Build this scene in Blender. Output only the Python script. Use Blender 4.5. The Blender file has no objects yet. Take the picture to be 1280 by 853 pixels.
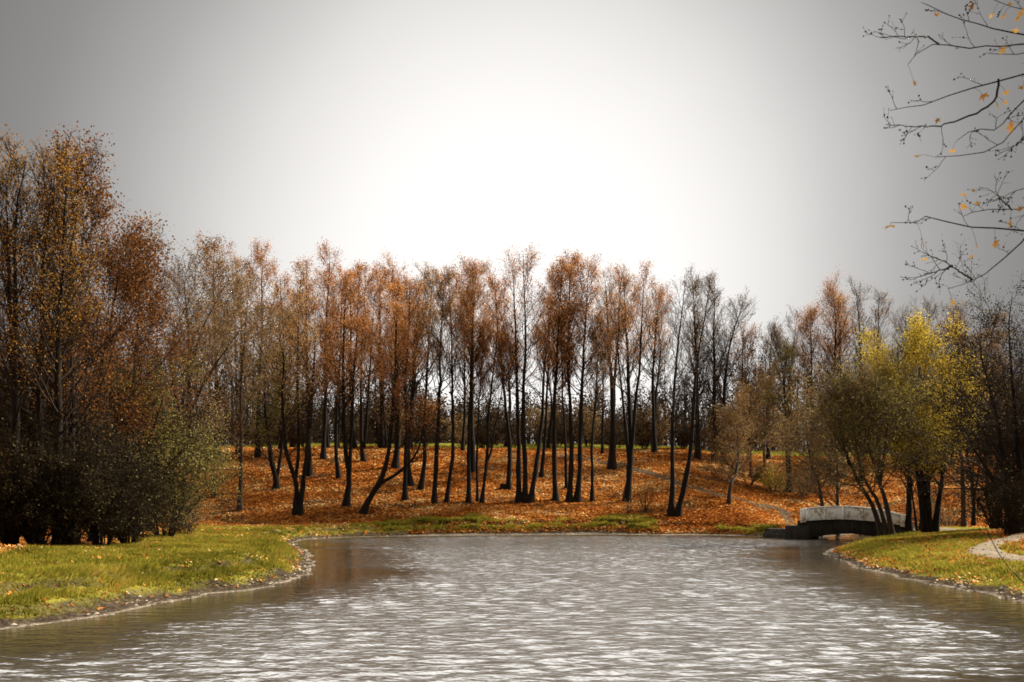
import bpy, math
import numpy as np
from mathutils import Vector

# ------------------------------------------------------------------ basics
F = 1244.4          # focal length in photo pixels (35 mm lens on a 36 mm sensor, 1280 px wide)
CX, HZ = 640.0, 630.0
CAMZ = 2.5
scene = bpy.context.scene
col = scene.collection
R0 = np.random.default_rng(7)

def W(px, py, D):
    return np.array([(px - CX) / F * D, D, CAMZ + (HZ - py) / F * D])

def sstep(a, b, x):
    t = np.clip((x - a) / (b - a), 0, 1)
    return t * t * (3 - 2 * t)

_lat = np.random.default_rng(3).random((256, 256))
def vnoise(x, y):
    xi, yi = np.floor(x).astype(int), np.floor(y).astype(int)
    fx, fy = x - xi, y - yi
    fx, fy = fx * fx * (3 - 2 * fx), fy * fy * (3 - 2 * fy)
    g = lambda i, j: _lat[i % 256, j % 256]
    return (g(xi, yi) * (1 - fx) + g(xi + 1, yi) * fx) * (1 - fy) + (g(xi, yi + 1) * (1 - fx) + g(xi + 1, yi + 1) * fx) * fy
def fbm(x, y, o=4):
    s, a = 0, .5
    for i in range(o):
        s = s + a * vnoise(x + 17.3 * i, y + 5.1 * i); x, y, a = x * 2.03, y * 2.03, a * .5
    return s

# ------------------------------------------------------------------ mesh helpers
def mk_mesh(name, V, Q=None, T=None, mats=(), smooth=False, attrs=None, fmat=None):
    V = np.asarray(V, np.float32)
    me = bpy.data.meshes.new(name)
    nq = 0 if Q is None else len(Q)
    nt = 0 if T is None else len(T)
    idx = np.concatenate([np.asarray(a, np.int32).ravel() for a in (Q, T) if a is not None and len(a)])
    starts = np.concatenate([np.arange(nq) * 4, nq * 4 + np.arange(nt) * 3]).astype(np.int32)
    me.vertices.add(len(V)); me.vertices.foreach_set('co', V.ravel())
    me.loops.add(len(idx)); me.loops.foreach_set('vertex_index', idx)
    me.polygons.add(nq + nt); me.polygons.foreach_set('loop_start', starts)
    if fmat is not None: me.polygons.foreach_set('material_index', np.asarray(fmat, np.int32))
    me.update(calc_edges=True)
    if smooth: me.polygons.foreach_set('use_smooth', np.ones(nq + nt, bool))
    for k, a in (attrs or {}).items():
        at = me.attributes.new(k, 'FLOAT', 'POINT'); at.data.foreach_set('value', np.asarray(a, np.float32))
    for m in mats: me.materials.append(m)
    return me

def link(name, me, parent=None):
    o = bpy.data.objects.new(name, me); col.objects.link(o)
    if parent is not None: o.parent = parent
    return o
def tag(o, label=None, cat=None, group=None, kind=None):
    if label: o['label'] = label
    if cat: o['category'] = cat
    if group: o['group'] = group
    if kind: o['kind'] = kind
    return o
def thing(name, label, cat, loc=(0, 0, 0), group=None):
    o = bpy.data.objects.new(name, None); col.objects.link(o); o.location = loc; o.empty_display_size = .3
    return tag(o, label, cat, group)

def tubes(P, R, s=4):
    """P (n,k,3) polylines, R (n,k) radii -> verts, quads"""
    n, k, _ = P.shape
    T = np.gradient(P, axis=1)
    T /= np.linalg.norm(T, axis=2, keepdims=True) + 1e-9
    ref = np.where(np.abs(T[..., 2:3]) > .8, np.array([1., .13, 0]), np.array([.1, 0, 1.]))
    ref = np.broadcast_to(ref[:, k // 2:k // 2 + 1], P.shape)
    A = np.cross(T, ref); A /= np.linalg.norm(A, axis=2, keepdims=True) + 1e-9
    B = np.cross(T, A)
    a = np.arange(s) / s * 2 * np.pi
    V = P[:, :, None] + R[:, :, None, None] * (np.cos(a)[:, None] * A[:, :, None] + np.sin(a)[:, None] * B[:, :, None])
    i = np.arange(n)[:, None, None] * k * s; j = np.arange(k - 1)[None, :, None] * s; q = np.arange(s)[None, None]
    q2 = (q + 1) % s
    Q = np.stack([i + j + q, i + j + q2, i + j + s + q2, i + j + s + q], -1).reshape(-1, 4)
    return V.reshape(-1, 3), Q
def cat(parts):
    V, Q, o = [], [], 0
    for v, q in parts:
        V.append(v); Q.append(q + o); o += len(v)
    return np.concatenate(V), np.concatenate(Q)
def resample(pts, k):
    """smooth (Catmull-Rom) polyline through pts, k points"""
    p = np.asarray(pts, float)
    if len(p) == 2: p = np.array([p[0], (p[0] + p[1]) / 2, p[1]])
    e = np.vstack([2 * p[0] - p[1], p, 2 * p[-1] - p[-2]])
    u = np.linspace(0, len(p) - 1 - 1e-6, max(k, 8) * 4); i = u.astype(int); t = (u - i)[:, None]
    a, b, c, d = e[i], e[i + 1], e[i + 2], e[i + 3]
    q = .5 * (2 * b + (c - a) * t + (2 * a - 5 * b + 4 * c - d) * t ** 2 + (3 * b - a - 3 * c + d) * t ** 3)
    L = np.concatenate([[0], np.cumsum(np.linalg.norm(np.diff(q, axis=0), axis=1))])
    x = np.linspace(0, L[-1], k)
    return np.stack([np.interp(x, L, q[:, m]) for m in range(p.shape[1])], 1)

# ------------------------------------------------------------------ materials
def new_mat(name):
    m = bpy.data.materials.new(name); m.use_nodes = True
    nt = m.node_tree; nt.nodes.clear()
    out = nt.nodes.new('ShaderNodeOutputMaterial')
    return m, nt, out
def N(nt, t, **kw):
    n = nt.nodes.new(t)
    for k, v in kw.items():
        if k in n.inputs.keys(): n.inputs[k].default_value = v
        else: setattr(n, k, v)
    return n
def ramp(nt, stops, interp='LINEAR'):
    r = nt.nodes.new('ShaderNodeValToRGB'); r.color_ramp.interpolation = interp
    e = r.color_ramp.elements
    while len(e) < len(stops): e.new(.5)
    for x, (p, c) in zip(e, stops): x.position = p; x.color = (*c, 1)
    return r
def mixc(nt, fac, a, b, mode='MIX'):
    n = nt.nodes.new('ShaderNodeMix'); n.data_type = 'RGBA'; n.blend_type = mode
    for sock, v in ((n.inputs[0], fac), (n.inputs[6], a), (n.inputs[7], b)):
        if hasattr(v, 'is_linked') or hasattr(v, 'links'): nt.links.new(v, sock)
        else: sock.default_value = v if not isinstance(v, tuple) else (*v, 1)
    return n.outputs[2]
def noise(nt, scale, detail=4, vec=None, rough=.6):
    n = N(nt, 'ShaderNodeTexNoise', Scale=scale, Detail=detail, Roughness=rough)
    if vec is not None: nt.links.new(vec, n.inputs['Vector'])
    return n.outputs['Fac']

def leaf_mat(name, stops, transl=.45):
    m, nt, out = new_mat(name)
    at = N(nt, 'ShaderNodeAttribute', attribute_name='tint')
    r = ramp(nt, stops); nt.links.new(at.outputs['Fac'], r.inputs[0])
    d = N(nt, 'ShaderNodeBsdfDiffuse'); t = N(nt, 'ShaderNodeBsdfTranslucent')
    nt.links.new(r.outputs[0], d.inputs['Color']); nt.links.new(r.outputs[0], t.inputs['Color'])
    mx = N(nt, 'ShaderNodeMixShader'); mx.inputs[0].default_value = transl
    nt.links.new(d.outputs[0], mx.inputs[1]); nt.links.new(t.outputs[0], mx.inputs[2])
    nt.links.new(mx.outputs[0], out.inputs[0])
    return m
def bark_mat(name, c1, c2, scale=6):
    m, nt, out = new_mat(name)
    tc = N(nt, 'ShaderNodeTexCoord'); mp = N(nt, 'ShaderNodeMapping'); mp.inputs['Scale'].default_value = (1, 1, .18)
    nt.links.new(tc.outputs['Object'], mp.inputs[0])
    f = noise(nt, scale, 6, mp.outputs[0], .7)
    r = ramp(nt, [(.3, c1), (.7, c2)]); nt.links.new(f, r.inputs[0])
    b = N(nt, 'ShaderNodeBsdfPrincipled', Roughness=.95); b.inputs['Specular IOR Level'].default_value = .15
    nt.links.new(r.outputs[0], b.inputs['Base Color'])
    bp = N(nt, 'ShaderNodeBump', Strength=.6, Distance=.05); nt.links.new(f, bp.inputs['Height']); nt.links.new(bp.outputs[0], b.inputs['Normal'])
    nt.links.new(b.outputs[0], out.inputs[0])
    return m

M = {}
M['bark'] = bark_mat('dark_bark', (.005, .0042, .0035), (.022, .017, .013))
M['bark_brown'] = bark_mat('brown_bark', (.02, .014, .009), (.07, .05, .033))
M['twig'] = bark_mat('twig_bark', (.012, .008, .006), (.036, .023, .015), 2)
M['twig_tan'] = bark_mat('tan_twig_bark', (.05, .032, .018), (.12, .08, .045), 2)
M['rust'] = leaf_mat('rust_leaves', [(0, (.14, .05, .016)), (.4, (.32, .125, .036)), (.75, (.46, .22, .075)), (1, (.56, .34, .15))], .55)
M['tan'] = leaf_mat('tan_leaves', [(0, (.12, .06, .025)), (.45, (.30, .165, .065)), (1, (.52, .36, .19))], .55)
M['russet'] = leaf_mat('russet_leaves', [(0, (.045, .017, .007)), (.5, (.12, .048, .016)), (1, (.24, .11, .033))])
M['amber'] = leaf_mat('amber_leaves', [(0, (.10, .045, .010)), (.5, (.24, .115, .025)), (1, (.40, .24, .05))])
M['olive'] = leaf_mat('olive_leaves', [(0, (.06, .05, .014)), (.5, (.15, .12, .035)), (.85, (.25, .21, .06)), (1, (.36, .33, .15))])
M['brown'] = leaf_mat('brown_leaves', [(0, (.07, .04, .015)), (.5, (.17, .10, .04)), (1, (.30, .20, .09))])
M['yellow'] = leaf_mat('yellow_leaves', [(0, (.16, .11, .016)), (.5, (.40, .285, .035)), (1, (.56, .45, .07))])
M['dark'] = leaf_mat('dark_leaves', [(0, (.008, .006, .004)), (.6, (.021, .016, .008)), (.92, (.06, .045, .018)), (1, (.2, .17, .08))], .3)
M['litter'] = leaf_mat('fallen_leaf', [(0, (.13, .042, .01)), (.35, (.29, .092, .019)), (.7, (.46, .17, .034)), (.92, (.58, .29, .07)), (1, (.62, .45, .22))], .15)
M['grass'] = leaf_mat('grass_blade', [(0, (.06, .055, .008)), (.45, (.18, .165, .02)), (.8, (.30, .25, .035)), (1, (.36, .22, .06))], .4)
M['wood_far'] = leaf_mat('far_wood_twigs', [(0, (.014, .010, .007)), (.6, (.040, .026, .014)), (1, (.12, .065, .025))], .3)

# ------------------------------------------------------------------ shoreline and terrain
shore = [(-12, 14.5), (-14, 10), (-14, 5), (-9, 2.5), (-3, 2.0), (1.5, 2.4), (3.0, 3.8), (3.4, 6), (6.2, 9.5), (10.5, 14), (12.2, 19),
         (13.1, 25.5), (13.1, 30.2), (13, 33.8), (13.8, 40.4), (14.9, 46.4), (16.2, 51.8), (17.6, 55), (19.5, 58), (22, 62), (24.5, 66),
         (26.2, 69.5), (28.2, 73.5), (31, 78), (36, 82), (35, 86), (31, 85), (27, 81), (24, 76.5), (22, 72.6), (20.4, 73.2), (19.2, 75), (18.3, 77.5),
         (16.2, 79.6), (11, 80.2), (6.5, 80.8), (1, 79.6), (-5.1, 78.7), (-11.4, 75.2), (-14.6, 70), (-13.3, 61), (-10.6, 51.8), (-8.6, 43.2),
         (-7.3, 35.3), (-7.4, 29.6), (-8.4, 26.8), (-9, 22.9), (-10, 19.4)]
_p = np.array(shore + shore[:2], float)
SH = resample(_p, 420)[:-1]
# drop the duplicated closing span
_d0 = np.linalg.norm(SH[:, None] - np.array(shore[0])[None], axis=2)[:, 0]
_end = 60 + np.argmin(_d0[60:]); SH = SH[:_end]
# natural irregularity of the water's edge
SH = SH + np.stack([fbm(SH[:, 0] * .9, SH[:, 1] * .9, 3) - .44, fbm(SH[:, 0] * .9 + 40, SH[:, 1] * .9, 3) - .44], 1) * 1.1

def shore_dist(x, y):
    """signed distance to the waterline, + on land"""
    x, y = x.ravel(), y.ravel(); out = np.empty(len(x))
    A = SH; B = np.roll(SH, -1, 0); d = B - A; L2 = (d ** 2).sum(1) + 1e-12
    for s in range(0, len(x), 20000):
        px = x[s:s + 20000, None]; py = y[s:s + 20000, None]
        t = np.clip(((px - A[:, 0]) * d[:, 0] + (py - A[:, 1]) * d[:, 1]) / L2, 0, 1)
        dd = ((px - A[:, 0] - t * d[:, 0]) ** 2 + (py - A[:, 1] - t * d[:, 1]) ** 2).min(1) ** .5
        c = ((A[:, 1] > py) != (B[:, 1] > py)) & (px < d[:, 0] * (py - A[:, 1]) / (d[:, 1] + 1e-12) + A[:, 0])
        out[s:s + 20000] = np.where(c.sum(1) % 2 == 1, -dd, dd)
    return out

BK_D = [-12, -3, -.8, 0, .35, .6, 1.0, 1.35, 1.8, 2.1, 3.2, 5, 10, 30, 80, 600]
BK_Z = [-1.6, -1.0, -.28, 0, .05, .10, .34, .38, .42, .68, .74, .82, 1.05, 1.7, 2.2, 3]
def height_raw(x, y):
    sh = x.shape; x = x.ravel(); y = y.ravel()
    d = shore_dist(x, y)
    left = sstep(2, -6, x) * sstep(72, 60, y)
    de = np.where(d > .3, d + (fbm(x * .8, y * .8) - .47) * (1.2 + .9 * left) * sstep(.3, 1.2, d), d)
    z = np.interp(de, BK_D, BK_Z)
    soft = np.interp(d, [-12, -.8, 0, .5, 2.5, 6, 12, 30, 600], [-1.6, -.28, 0, .1, .5, .85, 1.1, 1.6, 3])
    rt = sstep(8, 12, x) * sstep(72, 66, y)
    z = z * (1 - rt * .8) + soft * rt * .8
    yf = 79.5 + 6 * sstep(18, 26, x) * sstep(60, 40, x) + 1.2 * np.sin(x * .13)
    t = y - yf
    hill = .244 * np.where(t < 4, np.where(t > -2, (t + 2) ** 2 / 12, 0), t - 1)
    hill = np.where(y > 112, hill, hill)
    cap = 6.4 - .9 * sstep(10, 40, x) - .8 * sstep(-25, -60, x)
    over = np.maximum(hill - cap, 0)
    hill = np.minimum(hill, cap) + np.minimum(over * .5, 1.3)
    z = z + hill * (d > 0)
    for bx, by, h in ((20.3, 72.7, .45), (29.0, 68.2, .25)):
        z = z + h * np.exp(-((x - bx) ** 2 + (y - by) ** 2) / 5) * sstep(0, 1, d)
    z = z + (fbm(x * .25, y * .25) - .47) * .5 * sstep(2, 10, d) + (fbm(x * 1.7, y * 1.7, 3) - .44) * .14 * sstep(.2, 1.5, d)
    return z.reshape(sh), d.reshape(sh)

core = .35
gx = np.arange(-46, 52.01, core); gy = np.arange(-2, 132.01, core)
def grow(a, end, f=1.18):
    out, st = [], core
    while abs(a) < abs(end): st *= f; a = a + math.copysign(st, end - a if end * a < 0 else end); out.append(a)
    return np.array(out)
gxx = np.concatenate([grow(gx[0], -620)[::-1], gx, grow(gx[-1], 620)])
ye = []; a, st = gy[-1], core
while a < 900: st *= 1.18; a += st; ye.append(a)
ys = []; a, st = gy[0], core
while a > -200: st *= 1.25; a -= st; ys.append(a)
gyy = np.concatenate([np.array(ys)[::-1], gy, np.array(ye)])
GX, GY = np.meshgrid(gxx, gyy)
GZ, GD = height_raw(GX, GY)
def _interp(G, x, y):
    x = np.clip(x, gxx[0], gxx[-1] - 1e-3); y = np.clip(y, gyy[0], gyy[-1] - 1e-3)
    i = np.clip(np.searchsorted(gxx, x, side='right') - 1, 0, len(gxx) - 2); j = np.clip(np.searchsorted(gyy, y, side='right') - 1, 0, len(gyy) - 2)
    fx = (x - gxx[i]) / (gxx[i + 1] - gxx[i]); fy = (y - gyy[j]) / (gyy[j + 1] - gyy[j])
    return (G[j, i] * (1 - fx) + G[j, i + 1] * fx) * (1 - fy) + (G[j + 1, i] * (1 - fx) + G[j + 1, i + 1] * fx) * fy
def H(x, y): return _interp(GZ, np.asarray(x, float), np.asarray(y, float))
def SD(x, y): return _interp(GD, np.asarray(x, float), np.asarray(y, float))

def leafcover(x, y, d):
    left = sstep(-6, -11, x) * sstep(80, 70, y)
    right = sstep(8, 12, x) * sstep(75, 67, y)
    thr = 2.9 * (1 - left) + 7.6 * left
    thr = thr * (1 - right) + 7.0 * right
    thr = np.where((x > 12) & (y > 70), 1.2, thr)
    n = fbm(x * .35, y * .35) - .47
    c = sstep(-1.6, 1.6, d - thr + n * 6)
    lawn = sstep(110.5, 113.5, y + (n * 4) - 3 * sstep(10, 30, x)) * sstep(-40, -25, x)
    return c * (1 - lawn)
GL = leafcover(GX, GY, GD)
def bare(x, y): return sstep(.44, .31, fbm(x * .45 + 70, y * .75 + 20))
_sx = np.gradient(GZ, gxx, axis=1); _sy = np.gradient(GZ, gyy, axis=0); GS = np.hypot(_sx, _sy) * (GD > .3) * (GD < 6)
def ST(x, y): return _interp(GS, np.asarray(x, float), np.asarray(y, float))

m, nt, out = new_mat('ground_cover')
A_d = N(nt, 'ShaderNodeAttribute', attribute_name='shore'); A_l = N(nt, 'ShaderNodeAttribute', attribute_name='leaf')
geo = N(nt, 'ShaderNodeNewGeometry'); pos = geo.outputs['Position']
n1 = noise(nt, 1.3, 5, pos); n2 = noise(nt, 9, 4, pos); n3 = noise(nt, .35, 4, pos)
gr = ramp(nt, [(.3, (.045, .048, .01)), (.5, (.125, .12, .018)), (.7, (.20, .175, .03))]); nt.links.new(n1, gr.inputs[0])
g2 = mixc(nt, n2, gr.outputs[0], (.24, .18, .03), 'MIX')
gmix = mixc(nt, .3, gr.outputs[0], g2)
lf = ramp(nt, [(.28, (.09, .032, .01)), (.45, (.26, .085, .017)), (.62, (.38, .14, .028)), (.78, (.46, .24, .06))]); nt.links.new(n2, lf.inputs[0])
lf2 = ramp(nt, [(.33, (.5, .42, .4)), (.55, (1, 1, 1))]); nt.links.new(n3, lf2.inputs[0])
lfm = mixc(nt, 1.0, lf.outputs[0], lf2.outputs[0], 'MULTIPLY')
A_b = N(nt, 'ShaderNodeAttribute', attribute_name='bare'); soil = ramp(nt, [(.35, (.03, .018, .01)), (.7, (.13, .06, .025))]); nt.links.new(n2, soil.inputs[0])
lfm = mixc(nt, A_b.outputs['Fac'], lfm, soil.outputs[0])
base = mixc(nt, A_l.outputs['Fac'], gmix, lfm)
mud = ramp(nt, [(.35, (.018, .014, .01)), (.6, (.06, .045, .03)), (.75, (.15, .12, .085))]); nt.links.new(n2, mud.inputs[0])
mm = N(nt, 'ShaderNodeMath', operation='MULTIPLY_ADD'); nt.links.new(n1, mm.inputs[0]); mm.inputs[1].default_value = 1.1; nt.links.new(A_d.outputs['Fac'], mm.inputs[2])
mf = N(nt, 'ShaderNodeMapRange', interpolation_type='SMOOTHSTEP'); nt.links.new(mm.outputs[0], mf.inputs[0])
for i, v in ((1, 1.05), (2, 1.5), (3, 1), (4, 0)): mf.inputs[i].default_value = v
base = mixc(nt, mf.outputs[0], base, mud.outputs[0])
A_s = N(nt, 'ShaderNodeAttribute', attribute_name='steep'); ms = N(nt, 'ShaderNodeMapRange', interpolation_type='SMOOTHSTEP'); nt.links.new(A_s.outputs['Fac'], ms.inputs[0])
for i, v in ((1, .30), (2, .55), (3, 0), (4, .9)): ms.inputs[i].default_value = v
base = mixc(nt, ms.outputs[0], base, mud.outputs[0])
# pale dry silt and foam left in a thin line at the water's edge
sf = N(nt, 'ShaderNodeMath', operation='MULTIPLY_ADD'); nt.links.new(n1, sf.inputs[0]); sf.inputs[1].default_value = .35; nt.links.new(A_d.outputs['Fac'], sf.inputs[2])
sr = N(nt, 'ShaderNodeMapRange', interpolation_type='SMOOTHSTEP'); nt.links.new(sf.outputs[0], sr.inputs[0])
for i, v in ((1, .24), (2, .40), (3, .8), (4, 0)): sr.inputs[i].default_value = v
silt = ramp(nt, [(.35, (.14, .11, .085)), (.65, (.48, .41, .32))]); nt.links.new(n2, silt.inputs[0])
base = mixc(nt, mixc(nt, 1., sr.outputs[0], n3, 'MULTIPLY'), base, silt.outputs[0])
b = N(nt, 'ShaderNodeBsdfDiffuse')
nt.links.new(base, b.inputs['Color'])
bp = N(nt, 'ShaderNodeBump', Strength=.8, Distance=.12); nt.links.new(n2, bp.inputs['Height']); nt.links.new(bp.outputs[0], b.inputs['Normal'])
nt.links.new(b.outputs[0], out.inputs[0]); M['ground'] = m

ny, nx = GX.shape
ii = (np.arange(ny - 1)[:, None] * nx + np.arange(nx - 1)[None]).ravel()
link('ground', mk_mesh('ground', np.stack([GX, GY, GZ], -1).reshape(-1, 3), np.stack([ii, ii + 1, ii + nx + 1, ii + nx], 1), None, [M['ground']], True,
     {'shore': GD.ravel(), 'leaf': GL.ravel(), 'steep': GS.ravel(), 'bare': bare(GX, GY).ravel()}))['kind'] = 'structure'

def ground_hit(px, py, lo=16, hi=190):
    D = np.arange(lo, hi, .25); x = (px - CX) / F * D; z = CAMZ + (HZ - py) / F * D
    g = H(x, D); k = np.where((g >= z) & (SD(x, D) > .2))[0]
    if len(k) == 0: return float(D[np.argmin(np.abs(g - z))])
    return float(D[k[0]])

# ------------------------------------------------------------------ water
m, nt, out = new_mat('pond_water')
geo = N(nt, 'ShaderNodeNewGeometry')
mp = N(nt, 'ShaderNodeMapping'); mp.inputs['Scale'].default_value = (.45, 1, 1); nt.links.new(geo.outputs['Position'], mp.inputs[0])
w1 = noise(nt, 3.2, 3, mp.outputs[0], .55); w2 = noise(nt, 9, 2, mp.outputs[0], .5)
ad = N(nt, 'ShaderNodeMath', operation='MULTIPLY_ADD'); nt.links.new(w2, ad.inputs[0]); ad.inputs[1].default_value = .25; nt.links.new(w1, ad.inputs[2])
bp = N(nt, 'ShaderNodeBump', Strength=1, Distance=.08); nt.links.new(ad.outputs[0], bp.inputs['Height'])
b = N(nt, 'ShaderNodeBsdfPrincipled', IOR=2.5)
A_o = N(nt, 'ShaderNodeAttribute', attribute_name='open')
for lo_, hi_, sk_ in ((.06, .215, b.inputs['Roughness']), (.25, 1., bp.inputs['Strength'])):
    q_ = N(nt, 'ShaderNodeMapRange'); nt.links.new(A_o.outputs['Fac'], q_.inputs[0]); q_.inputs[3].default_value = lo_; q_.inputs[4].default_value = hi_; nt.links.new(q_.outputs[0], sk_)
b.inputs['Base Color'].default_value = (.032, .025, .014, 1); b.inputs['Specular IOR Level'].default_value = .6
nt.links.new(bp.outputs[0], b.inputs['Normal']); nt.links.new(b.outputs[0], out.inputs[0]); M['water'] = m
wx = np.arange(-17, 39, .12)
wy = [0.]; 
while wy[-1] < 89: wy.append(wy[-1] + .07 + .0012 * wy[-1])
wy = np.array(wy); WX, WY = np.meshgrid(wx, wy)
WZ = np.zeros_like(WX); rw = np.random.default_rng(11)
for i in range(46):
    lam = .26 * (.85 / .26) ** rw.random(); th = rw.normal(0, .36); k = 2 * math.pi / lam
    WZ += .0068 * lam ** .9 * np.sin(k * (math.sin(th) * WX + math.cos(th) * WY) + rw.random() * 6.28 + 1.5 * vnoise(WX * .15 + i, WY * .15))
WD = _interp(GD, WX, WY)
WZ = WZ * (.45 + 1.0 * fbm(WX * .12, WY * .2)) 
OP = sstep(-.2, -5.5, WD + 3 * (fbm(WX * .15, WY * .3) - .47))
WZ = WZ * (.12 + .88 * OP) * sstep(0, -1, WD) * .74
ny, nx = WX.shape; ii = (np.arange(ny - 1)[:, None] * nx + np.arange(nx - 1)[None])
keep = (WD[:-1, :-1] < 1.2).ravel(); ii = ii.ravel()[keep]
link('water', mk_mesh('water', np.stack([WX, WY, WZ], -1).reshape(-1, 3), np.stack([ii, ii + 1, ii + nx + 1, ii + nx], 1), None, [M['water']], True, {'open': OP.ravel()}))['kind'] = 'structure'

# ------------------------------------------------------------------ paths
def path_mat(name, stops):
    m, nt, out = new_mat(name)
    geo = N(nt, 'ShaderNodeNewGeometry'); f = noise(nt, 5, 6, geo.outputs['Position'], .7)
    r = ramp(nt, stops); nt.links.new(f, r.inputs[0])
    b = N(nt, 'ShaderNodeBsdfDiffuse'); nt.links.new(r.outputs[0], b.inputs['Color']); nt.links.new(b.outputs[0], out.inputs[0])
    return m
M['earth_path'] = path_mat('earth_path', [(.32, (.022, .017, .012)), (.5, (.06, .045, .03)), (.72, (.13, .095, .06))])
M['path'] = path_mat('gravel_path', [(.3, (.09, .075, .055)), (.55, (.20, .17, .13)), (.75, (.30, .20, .10))])
def path(pts, w, mat, lift=.03):
    c = resample(pts, 160); t = np.gradient(c, axis=0); t /= np.linalg.norm(t, axis=1, keepdims=True); nn = np.stack([-t[:, 1], t[:, 0]], 1)
    u = np.linspace(-.5, .5, 9); ww = w * (1 + .25 * (fbm(c[:, 0], c[:, 1], 2) - .4))
    P = c[:, None] + u[None, :, None] * ww[:, None, None] * nn[:, None]
    z = H(P[..., 0], P[..., 1]); edge = 1 - np.abs(u) * 2
    V = np.concatenate([P, (z + lift + .03 * np.minimum(edge * 3, 1)[None] - .05 * (edge < .01)[None])[..., None]], -1)
    ny, nx = V.shape[:2]; ii = (np.arange(ny - 1)[:, None] * nx + np.arange(nx - 1)[None]).ravel()
    o = link('path', mk_mesh('path', V.reshape(-1, 3), np.stack([ii, ii + nx, ii + nx + 1, ii + 1], 1), None, [M[mat]], True)); o['kind'] = 'structure'
    return c
hp = [(px, ground_hit(px, py, 72)) for px, py in ((700, 570), (745, 577), (830, 598), (870, 611), (905, 621), (945, 633), (980, 642))]
hp = [((px - CX) / F * D, D) for px, D in hp] + [(20.9, 72.8)]
PATH1 = path(hp, 1.25, 'earth_path')
PATH2 = path([(28.0, 68.6), (30.0, 63), (29, 55), (24.5, 47.5), (19.8, 41), (17.6, 37), (17.0, 32.5), (18.2, 27), (21, 20), (24, 10)], 1.3, 'path')

# ------------------------------------------------------------------ tree generator
UP = np.array([0, 0, 1.])
def offshoots(P, R, m, t0, t1, length, ang, k, up, wob, rng, rr=.6, rend=.004, taper=.55, rmin=.006):
    n, kp, _ = P.shape
    t = t0 + (t1 - t0) * (np.arange(m)[None] + rng.random((n, m))) / m
    f = t * (kp - 1); i = np.minimum(f.astype(int), kp - 2); fr = (f - i)[..., None]
    ar = np.arange(n)[:, None]
    pos = P[ar, i] * (1 - fr) + P[ar, i + 1] * fr
    T = P[ar, i + 1] - P[ar, i]; T /= np.linalg.norm(T, axis=-1, keepdims=True) + 1e-9
    rad = R[ar, i] * (1 - fr[..., 0]) + R[ar, i + 1] * fr[..., 0]
    v = rng.normal(size=T.shape); v -= (v * T).sum(-1, keepdims=True) * T; v /= np.linalg.norm(v, axis=-1, keepdims=True) + 1e-9
    a = np.radians(rng.uniform(ang[0], ang[1], (n, m)))[..., None]
    d = (np.cos(a) * T + np.sin(a) * v).reshape(-1, 3)
    rel = (t - t0) / max(t1 - t0, 1e-6)
    ln = (np.asarray(length).reshape(-1, 1) * (1 - taper * rel) * rng.uniform(.55, 1.2, (n, m))).reshape(-1)
    pos = pos.reshape(-1, 3); pts = [pos]
    for s in range(k - 1):
        d = d + up * UP * (1 / (k - 1)) + rng.normal(0, wob, d.shape); d /= np.linalg.norm(d, axis=1, keepdims=True)
        pos = pos + d * (ln / (k - 1))[:, None]; pts.append(pos)
    P2 = np.stack(pts, 1); r0 = np.maximum(rad.reshape(-1) * rr, rmin)
    R2 = r0[:, None] + (rend - r0)[:, None] * np.linspace(0, 1, k)[None] ** .8
    return P2, np.maximum(R2, rend), ln

def leaf_quads(C, size, tint, rng, asp=.62):
    n = len(C); s = size * rng.uniform(.6, 1.35, n)[:, None]
    a = rng.normal(size=(n, 3)); a /= np.linalg.norm(a, axis=1, keepdims=True)
    b = rng.normal(size=(n, 3)); b -= (b * a).sum(1, keepdims=True) * a; b /= np.linalg.norm(b, axis=1, keepdims=True)
    c = np.cross(a, b)
    V = np.stack([C - a * s * .5, C + b * s * asp * .5 + c * s * .08, C + a * s * .5, C - b * s * asp * .5 + c * s * .08], 1).reshape(-1, 3)
    return V, np.arange(n * 4).reshape(-1, 4), np.repeat(tint, 4)

K = {  # kind presets
 'tall':   dict(n1=42, wide=2.15, t0=.44, ang=(25, 62), up=.95, n2=8, n3=5, leaf='rust', nl=9500, ls=.105, lz=(.40, .75), bark='bark', twig='twig'),
 'full':   dict(n1=40, t0=.26, ang=(28, 70), up=.8, n2=8, n3=5, leaf='rust', nl=8000, ls=.12, lz=(.34, .62), bark='bark', twig='twig'),
 'sparse': dict(n1=42, wide=2.15, t0=.45, ang=(25, 60), up=.95, n2=8, n3=5, leaf='rust', nl=7000, ls=.10, lz=(.44, .85), bark='bark', twig='twig'),
 'bare':   dict(n1=42, wide=2.15, t0=.30, ang=(25, 58), up=.95, n2=9, n3=6, leaf='brown', nl=2200, ls=.10, lz=(.5, .9), bark='bark', twig='twig'),
 'olive':  dict(n1=28, t0=.2, ang=(30, 78), up=.35, n2=8, n3=5, leaf='olive', nl=8500, ls=.12, lz=(.15, .35), bark='bark', twig='twig'),
 'brown':  dict(n1=30, t0=.2, ang=(30, 75), up=.4, n2=8, n3=6, leaf='brown', nl=8000, ls=.12, lz=(.15, .4), bark='bark_brown', twig='twig_tan'),
 'yellow': dict(n1=32, t0=.2, ang=(25, 70), up=.5, n2=8, n3=5, leaf='yellow', nl=36000, ls=.12, lz=(.2, .45), bark='bark', twig='twig'),
 'dark':   dict(n1=30, t0=.12, ang=(30, 78), up=.25, n2=8, n3=6, leaf='dark', nl=6000, ls=.11, lz=(.1, .3), bark='bark', twig='twig'),
}
seed = [100]
VIEWED = []
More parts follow.
